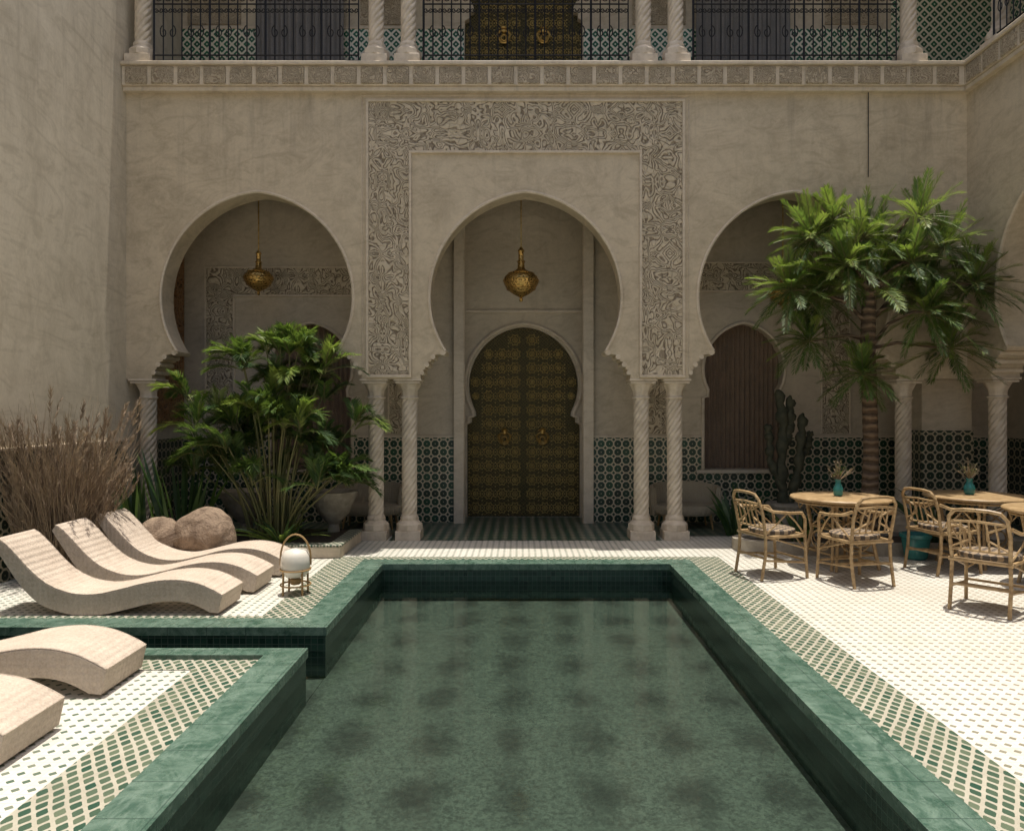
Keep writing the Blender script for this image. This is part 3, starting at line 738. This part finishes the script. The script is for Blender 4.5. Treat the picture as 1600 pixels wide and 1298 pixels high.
# cactus
ce=empty('cactus',(3.72,10.3,0)); b=MB()
def cac(pts,r,ph=0):
    P=[];R=[];n=len(pts)
    for i in range(30):
        t=i/29*(n-1);k=min(int(t),n-2);f=t-k; P.append(Vector(pts[k]).lerp(Vector(pts[k+1]),f)+Vector((.012*math.sin(i*1.7+ph),0,0))); R.append(r*(1+.26*math.sin(i*.95+ph))*(1 if i<27 else (.92,.7,.3)[i-27]))
    b.tube(P,R,10)
cac([(-.02,0,.3),(-.06,0,.9),(-.03,0,1.5),(-.10,0,1.98)],.07); cac([(.05,0,.35),(.16,-.05,.85),(.20,-.05,1.3),(.24,0,1.65)],.06,2)
cac([(-.05,0,.6),(-.22,0,1.0),(-.22,0,1.3),(-.26,0,1.5)],.05,1); cac([(0,0,1.2),(.08,0,1.5),(.06,0,1.9)],.055,3); cac([(.2,0,1.0),(.32,0,1.2),(.34,0,1.4)],.045,1)
b.obj('stem',[cact],ce,60)
b=MB(); b.lathe([(.16,0),(.22,.18),(.25,.36),(.27,.36),(.27,.40),(.2,.40)],0,0,0,24); b.obj('clay_pot',[potm],ce)
for (x,y,k) in [(-3.62,9.75,1.0),(-2.45,9.7,.9)]:
    b=MB(); b.lathe([(.17*k,0),(.18*k,.05),(.09*k,.10),(.08*k,.2),(.22*k,.34),(.30*k,.50),(.34*k,.58),(.35*k,.63),(.28*k,.63),(.24*k,.56)],0,0,0,28); b.obj('stone_urn',[potm],None,loc=(x,y,0))
b=MB(); b.lathe([(.10,0),(.12,.02),(.155,.24),(.17,.25),(.17,.29),(.145,.29),(.14,.25)],0,0,0,28); b.obj('teal_plant_pot',[teal],None,loc=(4.52,8.40,0))
# ------------------------------------------------------------------ gallery sofas
def gsofa(x,y):
    e=empty('curved_sofa',(x,y,0)); b=MB()
    prof=[(.44,.20),(.47,.23),(.475,.30),(.46,.335),(.40,.345)]
    b.lathe(prof,0,0,0,32,1.0,.62); b.obj('seat',[sofa],e,50)
    b=MB(); P=[]; 
    N=24; vs=[]
    for i in range(N+1):
        a=rad(-15+210*i/N); h=.58+.06*math.sin(math.pi*i/N)
        for rr_,zz in ((.50,.20),(.52,.45),(.51,h),(.455,h+.01),(.43,.45),(.43,.20)): vs.append((rr_*math.cos(a),rr_*.62*math.sin(a),zz))
    fs=[]
    for i in range(N):
        for k in range(6): fs.append((i*6+k,(i+1)*6+k,(i+1)*6+(k+1)%6,i*6+(k+1)%6))
    fs+=[(0,1,2,3,4,5),tuple(N*6+k for k in (5,4,3,2,1,0))]
    b.add(vs,fs); b.obj('backrest',[sofa],e,50)
    b=MB()
    for sx in (-.32,.32):
        for sy in (-.18,.18): b.tube([(sx,sy,.22),(sx*1.1,sy*1.1,0)],[.02,.012],8)
    b.obj('legs',[oak],e)
gsofa(-2.15,10.6); gsofa(2.38,10.6)
# ------------------------------------------------------------------ tables & chairs
def circ(r,z,n=36): return [(r*math.cos(2*math.pi*i/n),r*math.sin(2*math.pi*i/n),z) for i in range(n)]
def table(x,y,rot=0):
    e=empty('rattan_table',(x,y,0),rot); b=MB()
    b.lathe([(.28,.715),(.49,.72),(.515,.73),(.52,.745),(.51,.758),(.46,.76)],0,0,0,48); b.tube(circ(.51,.742),.016,8,True); b.tube(circ(.46,.70),.012,6,True)
    b.obj('top',[rattan],e,50)
    b=MB(); ang=[45,135,225,315]
    for a in ang:
        c,s=math.cos(rad(a)),math.sin(rad(a))
        for o in (-.022,.022): b.tube([(c*.36-s*o,s*.36+c*o,.72),(c*.30-s*o,s*.30+c*o,.38),(c*.38-s*o,s*.38+c*o,0)],.016,8)
        b.tube([(c*.36,s*.36,.70),(c*.43,s*.43,.60),(c*.46,s*.46,.71)],.009,6)
        c2,s2=math.cos(rad(a+90)),math.sin(rad(a+90))
        b.tube([(c*.31,s*.31,.42),(c2*.31,s2*.31,.42)],.012,6); b.tube([(c*.35,s*.35,.16),(c2*.35,s2*.35,.16)],.013,6)
        b.tube([(c*.34,s*.34,.66),(c2*.31,s2*.31,.42)],.009,6); b.tube([(c2*.34,s2*.34,.66),(c*.31,s*.31,.42)],.009,6)
        m_=((c+c2)/2*.35,(s+s2)/2*.35)
        b.tube([(m_[0]+(c2-c)*.12*math.cos(t),m_[1]+(s2-s)*.12*math.cos(t),.29+.10*math.sin(t)) for t in [i*math.pi/9 for i in range(18)]],.008,6,True)
    b.obj('base',[rattan],e)
def chair(x,y,rot):
    e=empty('rattan_armchair',(x,y,0),rot); b=MB(); r=.016
    for s in (-1,1):
        b.tube([(s*.25,.24,0),(s*.245,.225,.25),(s*.24,.22,.44),(s*.255,.21,.60),(s*.27,.16,.665),(s*.285,.0,.67),(s*.275,-.18,.69),(s*.235,-.27,.73)],r,8)
        b.tube([(s*.22,-.28,0),(s*.22,-.235,.25),(s*.215,-.23,.44),(s*.225,-.27,.66),(s*.215,-.31,.80),(s*.17,-.325,.855),(s*.09,-.335,.868),(0,-.34,.87)],r,8)
        b.tube([(s*.245,.225,.16),(s*.22,-.245,.20)],.012,7); b.tube([(s*.24,.22,.30),(s*.22,-.235,.44)],.009,6)
        b.tube([(s*.24,.20,.46),(s*.275,.08,.58),(s*.285,-.02,.665)],.009,6); b.tube([(s*.22,-.23,.46),(s*.27,-.12,.58),(s*.285,-.04,.665)],.009,6)
    b.tube([(-.25,.23,.18),(.25,.23,.18)],.012,7); b.tube([(-.22,-.245,.22),(.22,-.245,.22)],.012,7); b.tube([(-.235,0,.18),(.235,0,.18)],.012,7)
    for yy,z in ((.23,.43),(-.235,.43)): b.tube([(-.24,yy,z),(.24,yy,z)],.017,8)
    for s in (-1,1): b.tube([(s*.24,.23,.43),(s*.22,-.235,.43)],.017,8)
    b.tube([(-.22,-.245,.52),(.22,-.245,.52)],.011,7); b.tube([(-.215,-.30,.76),(0,-.325,.775),(.215,-.30,.76)],.011,7)
    for xx in (-.14,-.07,0,.07,.14): b.tube([(xx,-.245,.52),(xx*1.0,-.275,.64),(xx*.9,-.315,.77)],.0085,6)
    for s in (-1,1): b.tube([(s*.21,-.25,.54),(s*.06,-.27,.62),(s*.06,-.285,.68),(s*.20,-.30,.75)],.009,6)
    for a in range(-1,2,2): b.tube([(a*.24,.22,.28),(a*.10,.225,.39),(0,.228,.42)],.009,6)
    b.obj('bamboo_frame',[rattan],e)
    b=MB(); b.lathe([(.16,.437),(.225,.442),(.24,.462),(.235,.485),(.19,.498),(.05,.50)],0,0,0,32,1.0,.96); b.obj('seat_cushion',[seatm],e,50)
table(3.50,8.02,.2); table(5.05,8.15,.4); table(5.20,7.0,.1)
chair(2.60,7.60,rad(-72)); chair(3.32,7.30,rad(14)); chair(4.48,7.80,rad(-75)); chair(4.02,6.30,rad(-48))
def vase(x,y,k=1):
    e=empty('flower_vase',(x,y,.761)); b=MB()
    b.lathe([(.035*k,0),(.05*k,.02),(.052*k,.08),(.035*k,.12),(.026*k,.15),(.034*k,.18),(.03*k,.18)],0,0,0,20); b.obj('glass_bottle',[teal],e,60)
    b=MB()
    for i in range(40):
        d=dirv(random.uniform(0,360),random.uniform(35,88)); L=random.uniform(.10,.25); o=Vector((0,0,.16)); 
        b.mat(0); b.tube([o,o+d*L*.6,o+d*L+Vector((0,0,-.01))],.0018,3)
        b.mat(1 if i%2 else 2)
        for q in range(5):
            p=o+d*L*random.uniform(.5,1); D=dirv(random.uniform(0,360),random.uniform(-10,60))*.028
            b.add([p,p+D*.5+Vector((.004,.003,0)),p+D,p+D*.5-Vector((.004,.003,0))],[(0,1,2,3)])
    b.obj('dried_flowers',[dg3,dg1,lf1],e)
vase(3.47,8.02); vase(4.98,8.15,1.1)
# ------------------------------------------------------------------ light, world, camera
w=bpy.data.worlds.new('World'); scene.world=w; w.use_nodes=True; t=w.node_tree
sd=Vector((.06,.06,1)).normalized()
sky=t.nodes.new('ShaderNodeTexSky'); sky.sky_type='NISHITA'; sky.sun_disc=False; sky.sun_elevation=math.asin(sd.z); sky.sun_rotation=math.atan2(sd.x,sd.y)
sky.dust_density=5.0; sky.air_density=1.0
t.links.new(sky.outputs[0],t.nodes['Background'].inputs[0]); t.nodes['Background'].inputs[1].default_value=.135
L=bpy.data.lights.new('sun','SUN'); L.energy=5.0; L.angle=rad(.53); L.color=(1,.95,.86)
lo=bpy.data.objects.new('sun',L); scene.collection.objects.link(lo); lo.rotation_euler=sd.to_track_quat('Z','Y').to_euler(); lo.location=(0,0,20)
cam=bpy.data.cameras.new('camera'); co=bpy.data.objects.new('camera',cam); scene.collection.objects.link(co); scene.camera=co
co.location=(0,0,1.7); co.rotation_euler=(rad(90),0,0); cam.sensor_width=36; cam.lens=1150/1600*36; cam.shift_x=-.0075; cam.shift_y=-9/1600; cam.clip_end=500; cam.clip_start=.05
scene.view_settings.view_transform='Standard'; scene.view_settings.look='None'; scene.view_settings.exposure=0
